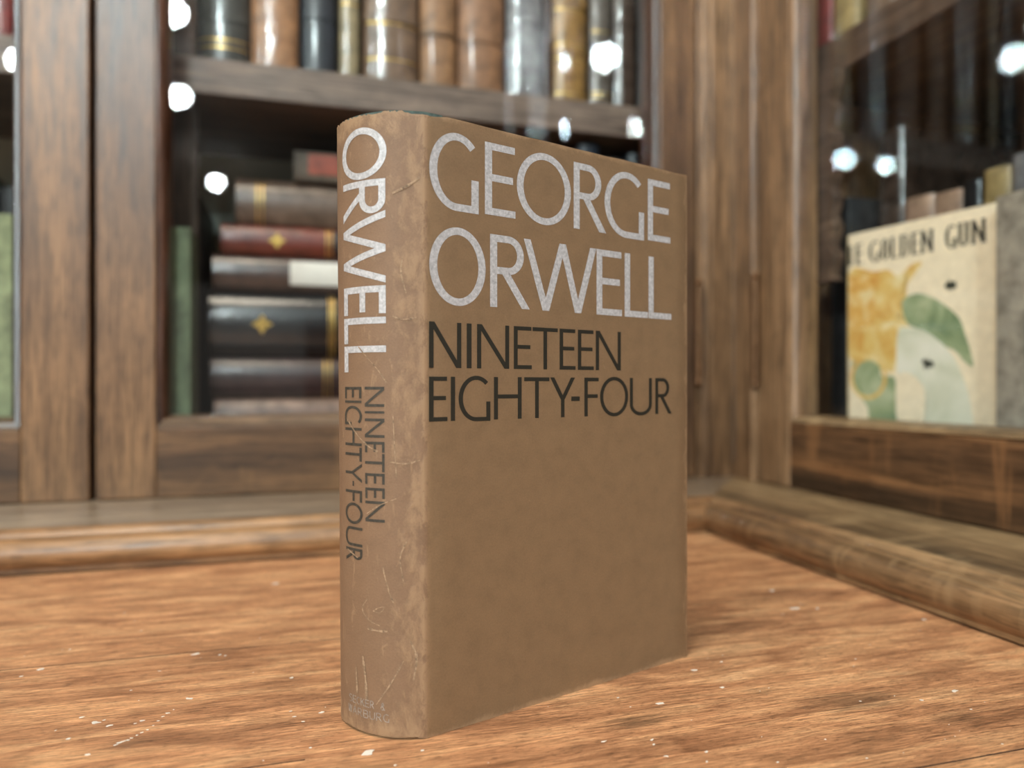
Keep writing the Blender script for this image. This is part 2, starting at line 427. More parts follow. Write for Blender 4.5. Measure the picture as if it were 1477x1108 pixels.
# --- back bookcase (runs along x, faces the camera)
YB = .590
bk = thing('glass_bookcase', 'oak glass-fronted bookcase standing behind the upright brown book, facing the viewer', 'bookcase', (0, YB, 0))
def W(root, bm_or_obj):  # keep world placement of meshes modelled in world coordinates
    bm_or_obj.location = Vector(bm_or_obj.location)-root.location
    return bm_or_obj
fL = lambda u, v, w: (u, YB+w, v)
def reparent(o, root): o.location = (-root.location[0], -root.location[1], -root.location[2]); return o
reparent(ledge('X', (.2822, .4735), -.72, (.1165, .0998), [M['ledge_x'], M['ledgetop_x']], bk), bk)
reparent(door(bk, fL, -.1352, .3432, .0246, .70, .0392, .0352, .0518, .06, .008, .012, DM_L), bk)
reparent(door(bk, fL, -.618, -.1392, .0246, .70, .0352, .0425, .0518, .06, .008, .012, DM_L), bk)
bm = bmesh.new()      # carcass: sides, back, floor, top and the face post in the corner
box(bm, -.66, -.6205, YB, .89, 0, .75); box(bm, .3455, .3815, YB, .6, .024, .75); box(bm, .352, .3815, .6, .89, .0, .75)
box(bm, -.62, .352, .6145, .885, 0, .055); box(bm, -.6205, .3455, YB, .89, .7025, .75)
bead(bm, .3530, YB+.0005, .0028, .0242, .75); box(bm, .3585, .3815, YB-.0012, YB, .024, .75)
reparent(obj('carcass', bm, M['oak_v2'], bk, bevel=.0006), bk)
bm = bmesh.new(); box(bm, -.62, .352, .812, .885, .055, .70); reparent(obj('back_panel', bm, M['backwall'], bk), bk)
for q_ in ((-.139, -.1355, .600, .6145), (.3434, .3454, .598, .6)):
    bm = bmesh.new(); box(bm, *q_, .0246, .70); reparent(obj('gap_shade_strip', bm, M['gap'], bk), bk)  # near-black strip paints the shade inside the door gaps
bm = bmesh.new(); box(bm, -.619, .3515, .640, .8115, .340, .369); reparent(obj('shelf', bm, M['shelf_x'], bk, bevel=.001), bk)
for (a, b) in ((-.0965, -.0765), (-.172, -.155)):
    bm = bmesh.new(); box(bm, a, b, .662, .676, .055, .340); reparent(obj('shelf_batten', bm, M['batten'], bk, bevel=.001), bk)
bm = bmesh.new(); box(bm, -.152, -.100, .676, .690, .055, .340); reparent(obj('partition', bm, M['batten'], bk), bk)

def hinge(par, x, y, z0, z1, root):
    bm = bmesh.new(); r = .0032
    lathe(bm, [(r*.5, z0-.006), (r*.95, z0-.004), (r*.95, z0-.002), (r*.6, z0), (r, z0+.001), (r, z0+(z1-z0)*.33), (r*.85, z0+(z1-z0)*.335), (r, z0+(z1-z0)*.34), (r, z0+(z1-z0)*.66), (r*.85, z0+(z1-z0)*.665), (r, z0+(z1-z0)*.67), (r, z1-.001), (r*.6, z1), (r*.95, z1+.002), (r*.95, z1+.004), (r*.4, z1+.0065)], x, y, 14)
    reparent(obj('hinge', bm, M['brass'], par, autosmooth=40), root)
hinge(bk, .3446, YB-.0030, .112, .195, bk)

# --- right bookcase (runs along y, faces left)
XB = .382
rk = thing('glass_bookcase', 'oak glass-fronted bookcase along the right side, holding the pale jacketed book', 'bookcase', (XB, 0, 0))
fR = lambda u, v, w: (XB+w, u, v)
reparent(ledge('Y', (.2822, .4735), -.14, (.0998, .1165), [M['ledge_y'], M['ledgetop_y']], rk), rk)
DM_R = [M['oak_v2'], M['oak_y'], M['oak_v2'], M['ledgetop_y']]
reparent(door(rk, fR, .052, .5515, .0246, .70, .04, .0400, .0518, .06, .006, .012, DM_R), rk)
reparent(door(rk, fR, -.14, .048, .0246, .70, .04, .0400, .0518, .06, .006, .012, DM_R), rk)
bm = bmesh.new()
box(bm, XB, .40, .5540, .5890, .024, .75); box(bm, .40, .73, .566, .5890, 0, .75); box(bm, .4045, .725, -.14, .566, 0, .035)
box(bm, XB, .73, -.14, .5540, .7025, .75); box(bm, .4045, .73, -.15, -.14, 0, .75)
bead(bm, XB-.0005, .5592, .0032, .0242, .75)
box(bm, XB-.0010, XB, .5645, .5885, .024, .75)
reparent(obj('carcass', bm, M['oak_v2'], rk, bevel=.0006), rk)
bm = bmesh.new(); box(bm, .715, .73, -.14, .566, .035, .70); reparent(obj('back_panel', bm, M['backwall'], rk), rk)
for q_ in ((.5517, .5538), (.0485, .0515)):
    bm = bmesh.new(); box(bm, .392, .4035, *q_, .0246, .70); reparent(obj('gap_shade_strip', bm, M['gap'], rk), rk)  # shade of the gaps beside these doors, put in as near-black strips
bm = bmesh.new(); box(bm, .4210, .7145, -.139, .5655, .360, .389); reparent(obj('shelf', bm, M['shelf_y'], rk, bevel=.001), rk)
bm = bmesh.new()   # notched shelf support batten
pts = [(.4935, .19)]
z = .19
while z < .352:
    pts += [(.4985, z+.004), (.4935, z+.020)]; z += .0235
pts += [(.4935, .3595), (.5350, .3595), (.5350, .19)]
prism(bm, pts, .410, .4205, f=lambda a, b, c: (c, a, b))
reparent(obj('shelf_batten', bm, M['shelf_y'], rk, bevel=.0005), rk)
hinge(rk, XB-.0030, .5528, .110, .197, rk)

# ------------------------------------------------------------------ the upright jacketed book
def offset_curve(C, d):
    out = []
    for i, p in enumerate(C):
        a = C[max(i-1, 0)]; b = C[min(i+1, len(C)-1)]
        tx, ty = b[0]-a[0], b[1]-a[1]; l = math.hypot(tx, ty) or 1
        out.append((p[0]-ty/l*d, p[1]+tx/l*d))
    return out

def jacket_mat(name, base, spine, scuff, W_, H_, T_, wear=1.0, coat=0, rough=.62):
    t = NT(name)
    uvn = t.n('ShaderNodeUVMap'); sep = t.n('ShaderNodeSeparateXYZ'); t.l(uvn.outputs[0], sep.inputs[0])
    U, V = sep.outputs[0], sep.outputs[1]       # U = distance from front fold (positive on front), V = height, both in decimetres
    co = t.coord((1, 1, 1), 'UV')
    n1 = t.noise(co, 14, 5, .6); n2 = t.noise(co, 160, 4, .7); n3 = t.noise(t.coord((1, .35, 1), 'UV'), 34, 4, .65, .5); n4 = t.noise(co, 8, 6, .75, .6); nb = t.noise(co, 5, 3, .5); n5 = t.noise(t.coord((1, .55, 1), 'UV'), 17, 7, .72, .3)
    c = t.mix(1, base, t.ramp(n1, [(.3, .90), (.7, 1.08)]), 'MULTIPLY')
    onsp = t.math('LESS_THAN', U, 0.004)
    sp = t.mix(1, spine, t.ramp(n1, [(.3, .92), (.7, 1.08)]), 'MULTIPLY')
    c = t.mix(onsp, c, sp)
    c = t.mix(.5, c, t.ramp(n2, [(.3, .80), (.7, 1.18)]), 'MULTIPLY')
    if wear:
        # distance based wear masks + noise
        dist_fold = t.math('ABSOLUTE', t.math('ADD', U, .035))
        near = t.math('SUBTRACT', .045, dist_fold)
        w1 = t.math('MULTIPLY', t.math('MULTIPLY_ADD', near, 1.7, t.math('SUBTRACT', n5, .50)), onsp)
        m1 = t.ramp(w1, [(.0, 0.0), (.16, .62)])
        foldline = t.ramp(t.math('ABSOLUTE', t.math('ADD', U, .008)), [(.0, .8), (.03, 0.0)])
        ends = t.math('MINIMUM', V, t.math('SUBTRACT', H_*10, V))
        w2 = t.math('ADD', t.math('MULTIPLY', t.math('SUBTRACT', .06, ends), 1.8), t.math('SUBTRACT', n5, .50))
        m2 = t.math('MULTIPLY', t.ramp(w2, [(0., 0.), (.16, .7)]), onsp)
        w3 = t.math('ADD', t.math('MULTIPLY', t.math('SUBTRACT', .012, ends), 12), t.math('SUBTRACT', n4, .45))
        m3 = t.ramp(w3, [(0., 0.), (.2, .6)])
        fe = t.math('SUBTRACT', W_*10, U)
        w4 = t.math('ADD', t.math('MULTIPLY', t.math('SUBTRACT', .02, fe), 10), t.math('SUBTRACT', n3, .45))
        m4 = t.math('MULTIPLY', t.ramp(w4, [(0., 0.), (.2, .65)]), t.math('GREATER_THAN', U, .5))
        scr = t.math('MULTIPLY', t.ramp(n3, [(.60, 0.), (.70, .45)]), onsp)
        scf = t.math('MULTIPLY', t.ramp(t.noise(t.coord((1, .6, 1), 'UV'), 26, 5, .7, 1.5), [(.66, 0.), (.73, .30)]), t.math('SUBTRACT', 1, onsp))
        m = m1
        for q in (m2, m3, m4, scr, scf, t.math('MULTIPLY', foldline, t.ramp(n5, [(.42, 0.), (.52, .9)]))): m = t.math('MAXIMUM', m, q)
        c = t.mix(m, c, scuff)
        t.bump(t.math('ADD', t.math('MULTIPLY', n2, .6), t.math('MULTIPLY', m, .8)), .5, .0003)
    else:
        b = t.n('ShaderNodeBump'); b.inputs['Strength'].default_value = .5; b.inputs['Distance'].default_value = .0012
        t.l(t.noise(t.coord(), 60, 3, .6, .8), b.inputs['Height']); t.l(b.outputs['Normal'], t.b.inputs['Coat Normal'])
    return t.set(Base_Color=c, Roughness=rough, Coat_Weight=coat, Coat_Roughness=.06)

def hardback(root, curve, T, W_, H_, jm, board_m, cloth_lift=0.0, flap=.06, taper=0.0, ragged=.0, back_dx=0.0, paper=None, rnd=None):
    """root frame: origin = bottom of the front spine fold; +x over the front cover; +y through the thickness; spine bulges to -x.
    curve: list of (y, -x) points of the rounded spine from front fold to back fold (metres)."""
    rnd = rnd or random.Random(5)
    C = [(-b, u) for u, b in catmull(curve, 8)]             # (x, y) outline of the jacket's outside
    xe = C[-1][0]
    r = .0007
    # jacket centre line from inside front flap -> fore edge -> front -> spine -> back -> flap ; with U distance
    path = []   # (x, y, U)
    path += [(W_-flap, .0040, W_+flap), (W_-.003, .0040, W_+.003)]
    path += [(W_-.0005, .0034, W_+.002), (W_, .0018, W_+.001), (W_-.0003, .0004, W_), (W_-.0012, 0, W_-.0012)]
    for k in range(1, 16): x = W_*(1-k/16); path.append((x, 0, x))
    path += [(.0030, 0, .003), (.0014, .0003 if ragged else 0, .0014), (.0004, .0002, .0004)]
    acc = 0
    for i, p in enumerate(C):
        if i: acc += math.dist(p, C[i-1]); path.append((p[0], p[1], -acc))
    nsp = len(path)
    for k in range(1, 13): x = xe+(W_+xe*0-xe)*k/12; path.append((x+back_dx*k/12, T, -acc-(x-xe)))
    xb = path[-1][0]
    path += [(xb+.0004, T-.0018, -acc-W_), (xb-.003, T-.004, -acc-W_-.003), (xb-flap, T-.004, -acc-W_-flap)]
    zs = [0, .0008, .002, .004, .01] + [H_*k/10 for k in range(1, 10)] + [H_-.01, H_-.004, H_-.002, H_-.0008, H_]
    bm = bmesh.new(); uvl = bm.loops.layers.uv.new('UVMap')
    G = []
    jit_t = [rnd.uniform(-1, .3)*ragged for _ in path]; jit_b = [rnd.uniform(-.3, 1)*ragged for _ in path]
    for zi, z in enumerate(zs):
        row = []
        for i, (x, y, U) in enumerate(path):
            tp = 1+taper*(z/H_-.5)*2
            xx = x*tp if x < 0 else x
            zz = z
            on = x < .001 and y < T*.99
            amp = 1.0 if on else .35
            if zi == len(zs)-1: zz += jit_t[i]*amp
            if ragged and zi == len(zs)-1 and -.0045 < U < .0032: zz -= .0009
            if zi == 0: zz += max(0, jit_b[i])*amp
            if ragged and zi == 0 and on: zz += .0011*math.sin(PI*min(1, max(0, -U/.034)))**.7
            row.append((bm.verts.new((xx, y, max(zz, 0))), U, zz))
        G.append(row)
    for a in range(len(zs)-1):
        for i in range(len(path)-1):
            q = [G[a][i], G[a][i+1], G[a+1][i+1], G[a+1][i]]
            f = bm.faces.new([v[0] for v in q])
            for lp, v in zip(f.loops, q): lp[uvl].uv = (v[1]*10, v[2]*10)
    # do not recalc: keep consistent winding, then flip if needed
    o = obj('dust_jacket', bm, jm, root, smooth=True)
    s = o.modifiers.new('paper', 'SOLIDIFY'); s.thickness = .00022; s.offset = 0
    o.modifiers.new('edges', 'EDGE_SPLIT').split_angle = math.radians(50)
    # boards
    inn = .0006
    bm = bmesh.new(); box(bm, .0035, W_-.0014, inn, .0031, .0002, H_-.0004+cloth_lift*.3); obj('front_board', bm, board_m, root, bevel=.0004)
    bm = bmesh.new(); box(bm, xe+.0035, xb-.0014, T-.0031, T-inn, .0002, H_-.0004+cloth_lift*.3); obj('back_board', bm, board_m, root, bevel=.0004)
    # cloth spine
    In = offset_curve(C, -inn); In2 = offset_curve(C, -inn-.0012)
    # make sure the offset goes inwards (+x)
    if In[len(In)//2][0] < C[len(C)//2][0]: In = offset_curve(C, inn); In2 = offset_curve(C, inn+.0012)
    a = [(.0060, inn), (.0025, inn)]+In[1:-1]+[(xe+.004, T-inn)]
    b = [(.0060, inn+.0012), (.0030, inn+.0014)]+In2[2:-2]+[(xe+.004, T-inn-.0012)]
    bm = bmesh.new()
    prism(bm, a+b[::-1], .0022, H_-.0006+cloth_lift, f=lambda x, y, z: (x*(1+taper*(z/H_-.5)*2) if x < 0 else x, y, z)); obj('cloth_spine', bm, board_m, root, autosmooth=40)
    # text block
    In3 = [(p[0]+.0022, min(max(p[1], .0048), T-.0048)) for p in C]
    w2 = W_-.005
    pts = In3+[(w2+xe*.3, T-.0048), (w2-.003, T*.5), (w2, .0048)]
    cl = [pts[0]]
    for p in pts[1:]:
        if math.dist(p, cl[-1]) > 1e-5: cl.append(p)
    bm = bmesh.new(); prism(bm, cl, .0035, H_-.0035); obj('text_block', bm, paper or M['paper'], root, autosmooth=40)
    return C, acc

A_W = (.0385, .2236)
ang = math.atan2(.3321, .9435)
book = thing('hardback_book', 'worn brown jacketed hardback standing upright on the counter with large white author lettering', 'book', (A_W[0], A_W[1], 0), (0, 0, ang))
D0 = .2254
spine_pts = [(0, 0), (.0168*D0, .031*D0), (.029*D0, .0445*D0), (.05*D0, .059*D0), (.071*D0, .068*D0), (.099*D0, .0735*D0), (.125*D0, .071*D0), (.150*D0, .060*D0)]
jm = jacket_mat('kraft_jacket', '866a4d', '86684f', 'ae8d6b', .1177, .19, .034)
cloth_green = plain('green_cloth', '50605a', .85, .2, 400)
BH = .1899; BT = .150*D0; TP = .045
SPC, SPL = hardback(book, spine_pts, BT, .1177, BH, jm, cloth_green, cloth_lift=.0010, taper=TP, ragged=.0006)
# lettering materials
def ink(name, col, rough, metal=0, var=.15, chip=0):
    t = NT(name); v = t.coord()
    n = t.noise(v, 900, 3, .7)
    c = t.mix(1, col, t.ramp(n, [(.3, 1-var*1.6), (.7, 1+var)]), 'MULTIPLY')
    return t.set(Base_Color=c, Roughness=rough, Metallic=metal)
M['silver'] = ink('silver_ink', 'c8c5c6', .5, .12, .2)
M['black'] = ink('black_ink', '26231a', .6, 0, .15)
M['faded'] = ink('faded_black_ink', '423c33', .65, 0, .3)
front = lambda x, z, o=0: (x/1000, -.00016-o, z/1000)
def line(specs, z0, z1, tv, th, over=.5):
    Q = []
    for ch, a, b in specs:
        o = over if ch in 'OGCU' else 0
        if ch == '-': Q += glyph(ch, a, b, 101.6, 103.2, tv, th)
        else: Q += glyph(ch, a, b, z0-o, z1+(o if ch != 'U' else 0), tv, th)
    return Q
l1 = [('G', .9, 18.79), ('E', 21.17, 33.21), ('O', 33.77, 57.04), ('R', 58.3, 73.69), ('G', 72.88, 92.93), ('E', 94.97, 107.29)]
l2 = [('O', .9, 21.43), ('R', 23.17, 39.21), ('W', 36.62, 68.83), ('E', 69, 81.45), ('L', 82.89, 94.97), ('L', 95.34, 107.84)]
l3 = [('N', .8, 12.32), ('I', 14.29, 16.1), ('N', 18.16, 30.69), ('E', 32.53, 39.97), ('T', 40.26, 51.14), ('E', 51.96, 59.16), ('E', 60.21, 67.67), ('N', 68.6, 80.92)]
l4 = [('E', .8, 7.3), ('I', 8.47, 10.05), ('G', 11.31, 23.28), ('H', 24.65, 35.76), ('T', 36.79, 47.49), ('Y', 47.9, 58.82), ('-', 57.2, 61.1), ('F', 63.23, 70.16), ('O', 70.66, 84.69), ('U', 85.51, 97.13), ('R', 98.97, 108.15)]
letters_obj('author_lettering', line(l1, 161.9, 185.1, 2.75, 2.3)+line(l2, 132.4, 155.8, 2.75, 2.3), front, M['silver'], book, 50)
letters_obj('title_lettering', line(l3, 112.5, 126.6, 1.6, 1.3, .35)+line(l4, 96.1, 109.8, 1.6, 1.3, .35), front, M['black'], book, 50)
# spine lettering (turned 90 degrees, reading downwards)
arcs = [0]
for i in range(1, len(SPC)): arcs.append(arcs[-1]+math.dist(SPC[i], SPC[i-1]))
def spine_at(s, z, off=.00022):
    s = min(max(s, 0), arcs[-1]-1e-6)
    for i in range(len(arcs)-1):
        if arcs[i] <= s <= arcs[i+1]:
            t = (s-arcs[i])/(arcs[i+1]-arcs[i]+1e-12)
            a, b = SPC[i], SPC[i+1]
            x = a[0]+(b[0]-a[0])*t; y = a[1]+(b[1]-a[1])*t
            tx, ty = b[0]-a[0], b[1]-a[1]; l = math.hypot(tx, ty)
            nx, ny = -ty/l, tx/l
            if nx > 0: nx, ny = -nx, -ny
            tp = 1+TP*(z/BH-.5)*2
            return ((x*tp if x < 0 else x)+nx*off, y+ny*off, z)
def spine_map(s_top, s_bot):
    # glyph x (mm down the spine from the top), glyph z 0..1 -> from s_bot to s_top
    return lambda x, z, o=0: spine_at((s_bot+(s_top-s_bot)*z/16.0)/1000, (BH*1000-x)/1000, .00022+o)
def sp_line(specs, s_top, s_bot, tv, th, over=.4):
    Q = []
    for ch, a, b in specs:
        o = over if ch in 'OGCU' else 0
        if ch == '-': Q += glyph(ch, a, b, 7.4, 8.9, tv, th)
        else: Q += glyph(ch, a, b, -o, 16+(o if ch != 'U' else 0), tv, th)
    return Q, spine_map(s_top, s_bot)
k1 = lambda v: 83.3+(v-52)*.05301
k2 = lambda v: 83.25+(v-52)*.05418
q, mp = sp_line([('O', 4.0, 19.8), ('R', 20.2, 32.4), ('W', 29.8, 51.7), ('E', 52.5, 61.1), ('L', 62.0, 69.9), ('L', 70.7, 78.7)], 12.1, 29.2, 2.0, 2.1)
letters_obj('spine_author_lettering', q, mp, M['silver'], book, 1.5)
q1, m1 = sp_line([('N', k1(50), k1(165)), ('I', k1(190), k1(203)), ('N', k1(232), k1(342)), ('E', k1(365), k1(428)), ('T', k1(434), k1(538)), ('E', k1(547), k1(610)), ('E', k1(630), k1(692)), ('N', k1(706), k1(826))], 12.7, 19.6, .85, 2.0)
q2, m2 = sp_line([('E', k2(52), k2(118)), ('I', k2(130), k2(143)), ('G', k2(160), k2(268)), ('H', k2(285), k2(388)), ('T', k2(396), k2(476)), ('Y', k2(488), k2(596)), ('-', k2(590), k2(618)), ('F', k2(642), k2(710)), ('O', k2(714), k2(836)), ('U', k2(852), k2(962)), ('R', k2(974), k2(1050))], 20.9, 29.0, .85, 2.0)
b1 = letter_mesh(q1, m1, 1.5); me_ = bpy.data.meshes.new('t'); b2 = letter_mesh(q2, m2, 1.5); b2.to_mesh(me_); b1.from_mesh(me_); b2.free(); bpy.data.meshes.remove(me_)
o = obj('spine_title_lettering', b1, M['faded'], book)
# small publisher line at the foot of the spine, partly rubbed away
M['pale_ink'] = ink('rubbed_silver_ink', 'a69c92', .6, .05, .35)
def pub(word, s0, s1, z0, z1, t):
    Q = []; n = len(word); wd = (s1-s0)/n
    for i, ch in enumerate(word):
        if ch != ' ': Q += glyph(ch, s0+wd*i+wd*.08, s0+wd*(i+1)-wd*.10, z0, z1, t, t*.8)
    return Q
m3 = lambda x, z, o=0: spine_at((38.7-x)/1000, z/1000, .00022+o)   # mirrored: x runs left to right on the spine
Qp = pub('SECKER &', 10.8, 26.0, 8.6, 10.9, .26)+pub('WARBURG', 10.2, 27.4, 5.2, 7.6, .26)
letters_obj('publisher_lettering', Qp, m3, M['pale_ink'], book, .8)

def scuffs():
    Q = []
    def stroke(pts, w):
        P = catmull(pts, 4)
        for a, b in zip(P, P[1:]):
            dx, dz = b[0]-a[0], b[1]-a[1]; l = math.hypot(dx, dz) or 1; k = w*random.uniform(.5, 1.2)/2
            Q.append([(a[0]-dz/l*k, a[1]+dx/l*k), (a[0]+dz/l*k, a[1]-dx/l*k), (b[0]+dz/l*k, b[1]-dx/l*k), (b[0]-dz/l*k, b[1]+dx/l*k)])
    # (distance from fold, height) in mm : rubbed lines that cross the spine
    for pts, w in [([(19, 42), (21, 38.5), (18.5, 35.5), (14.5, 34.2)], .45), ([(19, 32.8), (15, 32.6), (12, 32.8)], .7), ([(17, 38.4), (15, 39.6), (13, 40), (14.5, 38.2), (17, 38.4)], .35),
                   ([(13.5, 52), (11.5, 45), (10, 41.5)], .5), ([(16, 10), (11, 17), (7, 24)], .45), ([(21, 24), (20, 18), (19.5, 11)], .9), ([(9, 79), (9.5, 88), (10, 98)], .25),
                   ([(11, 84), (6, 83.5), (2, 84.5)], .5), ([(28, 97), (24, 93), (19, 89), (15, 87)], .6), ([(7, 146), (7.5, 141), (6, 135)], .5), ([(19, 68), (14, 71), (9, 73)], .35), ([(22, 119), (15, 112), (12, 108)], .4),
                   ([(28, 56), (23, 54)], .5), ([(6, 60), (8, 55), (7, 48)], .4), ([(10, 165), (6, 167), (2, 170)], 1.2), ([(5, 30), (3, 25), (4, 18)], .8), ([(24, 20), (23.6, 12)], .7), ([(10, 128), (7, 127), (3, 127.6)], .6)]:
        stroke(pts, w)
    o = letters_obj('scuff_marks', Q, lambda x, z, o=0: spine_at(x/1000, z/1000, .00026+o), plain('rubbed_paper', 'a2866a', .8, .3, 900), book, 1.2)
    o['label'] = 'pale rubbed scratches'
scuffs()

# ------------------------------------------------------------------ antique and cloth books
def antique(label, x, y, z, th, h, dep, mat, rot=0, lying=False, bands=(), gilt=(), motif=None, tag=None, group=None, board=None, round_=.28, tag_mat=None, name='book', band_mat=None, lines=(), tagrange=None):
    """x,y,z = centre of the spine foot (upright) or left end centre of the spine (lying)."""
    root = thing(name, label, 'book', (x, y, z), (0, PI/2, 0) if lying else (0, 0, rot), group)
    bulge = th*round_
    def arc(n=12, off=0.0, a0=0, a1=1):
        out = []
        for i in range(n+1):
            t = a0+(a1-a0)*i/n; u = -1+2*t
            # ellipse-ish rounded spine, y from 0 (apex) to bulge at the edges
            e = math.sqrt(max(0, 1-(abs(u)*.94)**2.2))
            nx = u*.6; out.append((u*th/2+nx*off, bulge*(1-e)-off))
        return out
    A = arc(14); t = .0024
    out = [(-th/2, dep)]+A+[(th/2, dep)]
    inn = [(th/2-t, dep)]+[(p[0]*(1-2*t/th), p[1]+t*.8) for p in A[::-1]]+[(-th/2+t, dep)]
    bm = bmesh.new(); prism(bm, out+inn, 0, h); obj('cover', bm, mat, root, autosmooth=35, bevel=0)
    bm = bmesh.new(); box(bm, -th/2+t+.0002, th/2-t-.0002, bulge+t, dep-.004, .004, h-.004); obj('text_block', bm, M['paper'], root)
    for b in bands:
        bm = bmesh.new(); w = .0022; a = arc(14, .0012); c = arc(14, -.0005)
        prism(bm, a+c[::-1], b*h-w, b*h+w); obj('raised_band', bm, band_mat or mat, root, autosmooth=40)
    for g in gilt:
        bm = bmesh.new(); a = arc(14, .0003); c = arc(14, -.0002); prism(bm, a+c[::-1], g*h-.0006, g*h+.0006); obj('gilt_rule', bm, M['gilt'], root)
    if lines:
        bm = bmesh.new()
        for (z0, z1, hw) in lines:       # rows of tiny gilt letters
            n = 7
            for i in range(n):
                t0 = .5+(-.5+i/n)*hw; t1 = t0+hw/n*.62
                a = arc(2, .0004, t0, t1); c = arc(2, -.0002, t0, t1); prism(bm, a+c[::-1], z0*h, z1*h)
        obj('gilt_lettering', bm, M['gilt'], root)
    if motif:
        bm = bmesh.new(); mz, mr = motif; zc = mz*h; pts = []
        for k in range(32):              # lobed diamond
            a = 2*PI*k/32; r = mr*(.78+.22*math.cos(4*a))*(1+.12*math.cos(8*a)); pts.append((r*math.cos(a), r*math.sin(a)))
        va = [bm.verts.new((p[0], -.0006, zc+p[1])) for p in pts]; vb = [bm.verts.new((p[0], .001, zc+p[1])) for p in pts]
        bm.faces.new(va)
        for k in range(32): bm.faces.new((va[k], va[(k+1) % 32], vb[(k+1) % 32], vb[k]))
        obj('gilt_ornament', bm, M['gilt'], root)
    if tag:
        z0, z1 = tag; a = arc(14, .0005, .06, .94) if not tagrange else arc(8, .0007, *tagrange); c = arc(14, -.0002, .06, .94) if not tagrange else arc(8, -.0002, *tagrange)
        bm = bmesh.new(); prism(bm, a+c[::-1], z0*h, z1*h); obj('title_label', bm, tag_mat or M['labelred'], root, autosmooth=40)
    return root

G = lambda n, c, r=.35, coat=.0, **k: leather(n, c, r, coat, **k)
M['labelred'] = G('red_label', '9c4a35', .5)
M['labelwhite'] = plain('white_paper_label', 'dedad2', .7, .05)
M['labelblack'] = G('black_label', '1d1b1a', .4)
L_greyd = G('dark_grey_leather', '3a3a36', .35, .3); L_tan = G('tan_leather', '9a7150', .4, .5); L_navy = G('navy_cloth', '161d27', .4, .3)
L_cream = G('cream_cloth', '8d8062', .5, .4); L_brown = G('brown_leather_wrapped', '76604f', .3, .9); L_tan2 = G('light_brown_calf', '916c4c', .5, .15)
L_tan3 = G('light_brown_calf_worn', '8b6549', .5, .15); L_grey = G('grey_wrapped', '77777a', .25, 1.0); L_maroon = G('dark_maroon', '35201d', .4)
L_gold = G('gilt_tooled_calf', '94713f', .35, .3, var=.3); L_greyb = G('grey_banded', '5d554d', .35, .5); L_dkb = G('dark_brown_wrapped', '4b3d35', .25, 1.0)
L_gryb = G('grey_brown_calf', '6a574b', .3, .6); L_red = G('russet_calf', '6e2f22', .33, .4); L_black = G('black_calf', '17181b', .25, .8)
L_purp = G('dark_purple_calf', '3b2a2a', .3, .5); L_plainbr = G('plain_brown_calf', '4d3a33', .3, .8); L_pink = G('pinkish_calf', '7f6355', .4, .4)
L_green = G('sage_green_cloth', '66765c', .7, 0); L_dark = G('charcoal_cloth', '2c2b2c', .5, .2); L_slate = G('slate_blue_cloth', '242c38', .5, .2)
L_pinktan = G('pinkish_tan_wrapped', 'a98c77', .35, .6); L_ochre = G('ochre_cloth', 'a08c60', .5, .2); L_ivory = G('ivory_wrapper', 'd8d3c2', .5, .3)
L_creamp = G('cream_paper_board', 'b09a72', .6); L_redb = G('red_cloth', '7e2f2c', .4, .5); L_grt = G('grey_taupe_wrapper', 'a39b8e', .4, .3)
L_umber = G('umber_calf', '5a4330', .45, .3)

ZS = .369; YS = .6425
def up(label, x0, x1, h, mat, z=ZS, y=YS, dep=.15, **k):
    return antique(label, (x0+x1)/2, y, z, x1-x0-.0012, h, dep, mat, **k)
gU = 'old books on the upper shelf of the back bookcase'
up('dark wrapped upright book at the left end of the upper shelf, beside the stile', -.1000, -.0745, .205, L_dkb, bands=(.3, .6), group=gU)
up('dark grey leather book with two thin gilt rules, second from left on upper shelf', -.0735, -.0358, .215, L_greyd, bands=(.16, .34, .52), gilt=(.05, .08), group=gU)
up('tan leather book between the dark grey and the black book on the upper shelf', -.0345, .0038, .21, L_tan, bands=(.3, .55), group=gU)
up('black cloth book right of the tan leather book on the upper shelf', .0055, .0352, .20, L_navy, bands=(.23, .5), group=gU)
up('narrow cream book between the black and the wide wrapped brown book', .0365, .0535, .20, L_cream, gilt=(.3,), group=gU)
up('wide brown leather book in clear glossy wrapper on the upper shelf, with pale bands', .0565, .1045, .22, L_brown, bands=(.24, .44), gilt=(.08, .22), group=gU)
up('light brown calf book, left one of matching pair on the upper shelf', .1060, .1385, .215, L_tan2, bands=(.21, .42, .63), band_mat=M['oak_x'], group=gU)
up('light brown calf book, right one of matching pair on the upper shelf', .1400, .1830, .215, L_tan3, bands=(.21, .42, .63), group=gU)
up('grey book in clear wrapper with bright streaks, right of the calf pair', .1845, .2190, .20, L_grey, bands=(.14, .34), group=gU)
up('thin dark maroon book squeezed in left of the gilt-tooled book', .2195, .2270, .21, L_maroon, group=gU)
up('golden brown book with gilt-tooled spine panels on the upper shelf', .2278, .2630, .215, L_gold, bands=(.21, .42, .63), gilt=(.03, .18, .24, .39, .45), group=gU)
up('narrow grey book with gold bands, right of the gilt-tooled book', .2650, .2875, .205, L_greyb, gilt=(.03, .05, .30, .33), bands=(.31,), group=gU)
up('dark brown wrapped book at the right end of the upper shelf', .2890, .3130, .20, L_dkb, bands=(.2, .4), group=gU)
up('narrow black book against the right end of the upper shelf', .3145, .3370, .19, L_dark, group=gU)
# upper shelf, left-hand door
up('maroon book seen in the top left corner behind the left door', -.2260, -.2025, .20, L_redb, group='old books behind the left door')
up('dark book beside the maroon one in the top left corner', -.2450, -.2270, .20, L_dark, group='old books behind the left door')

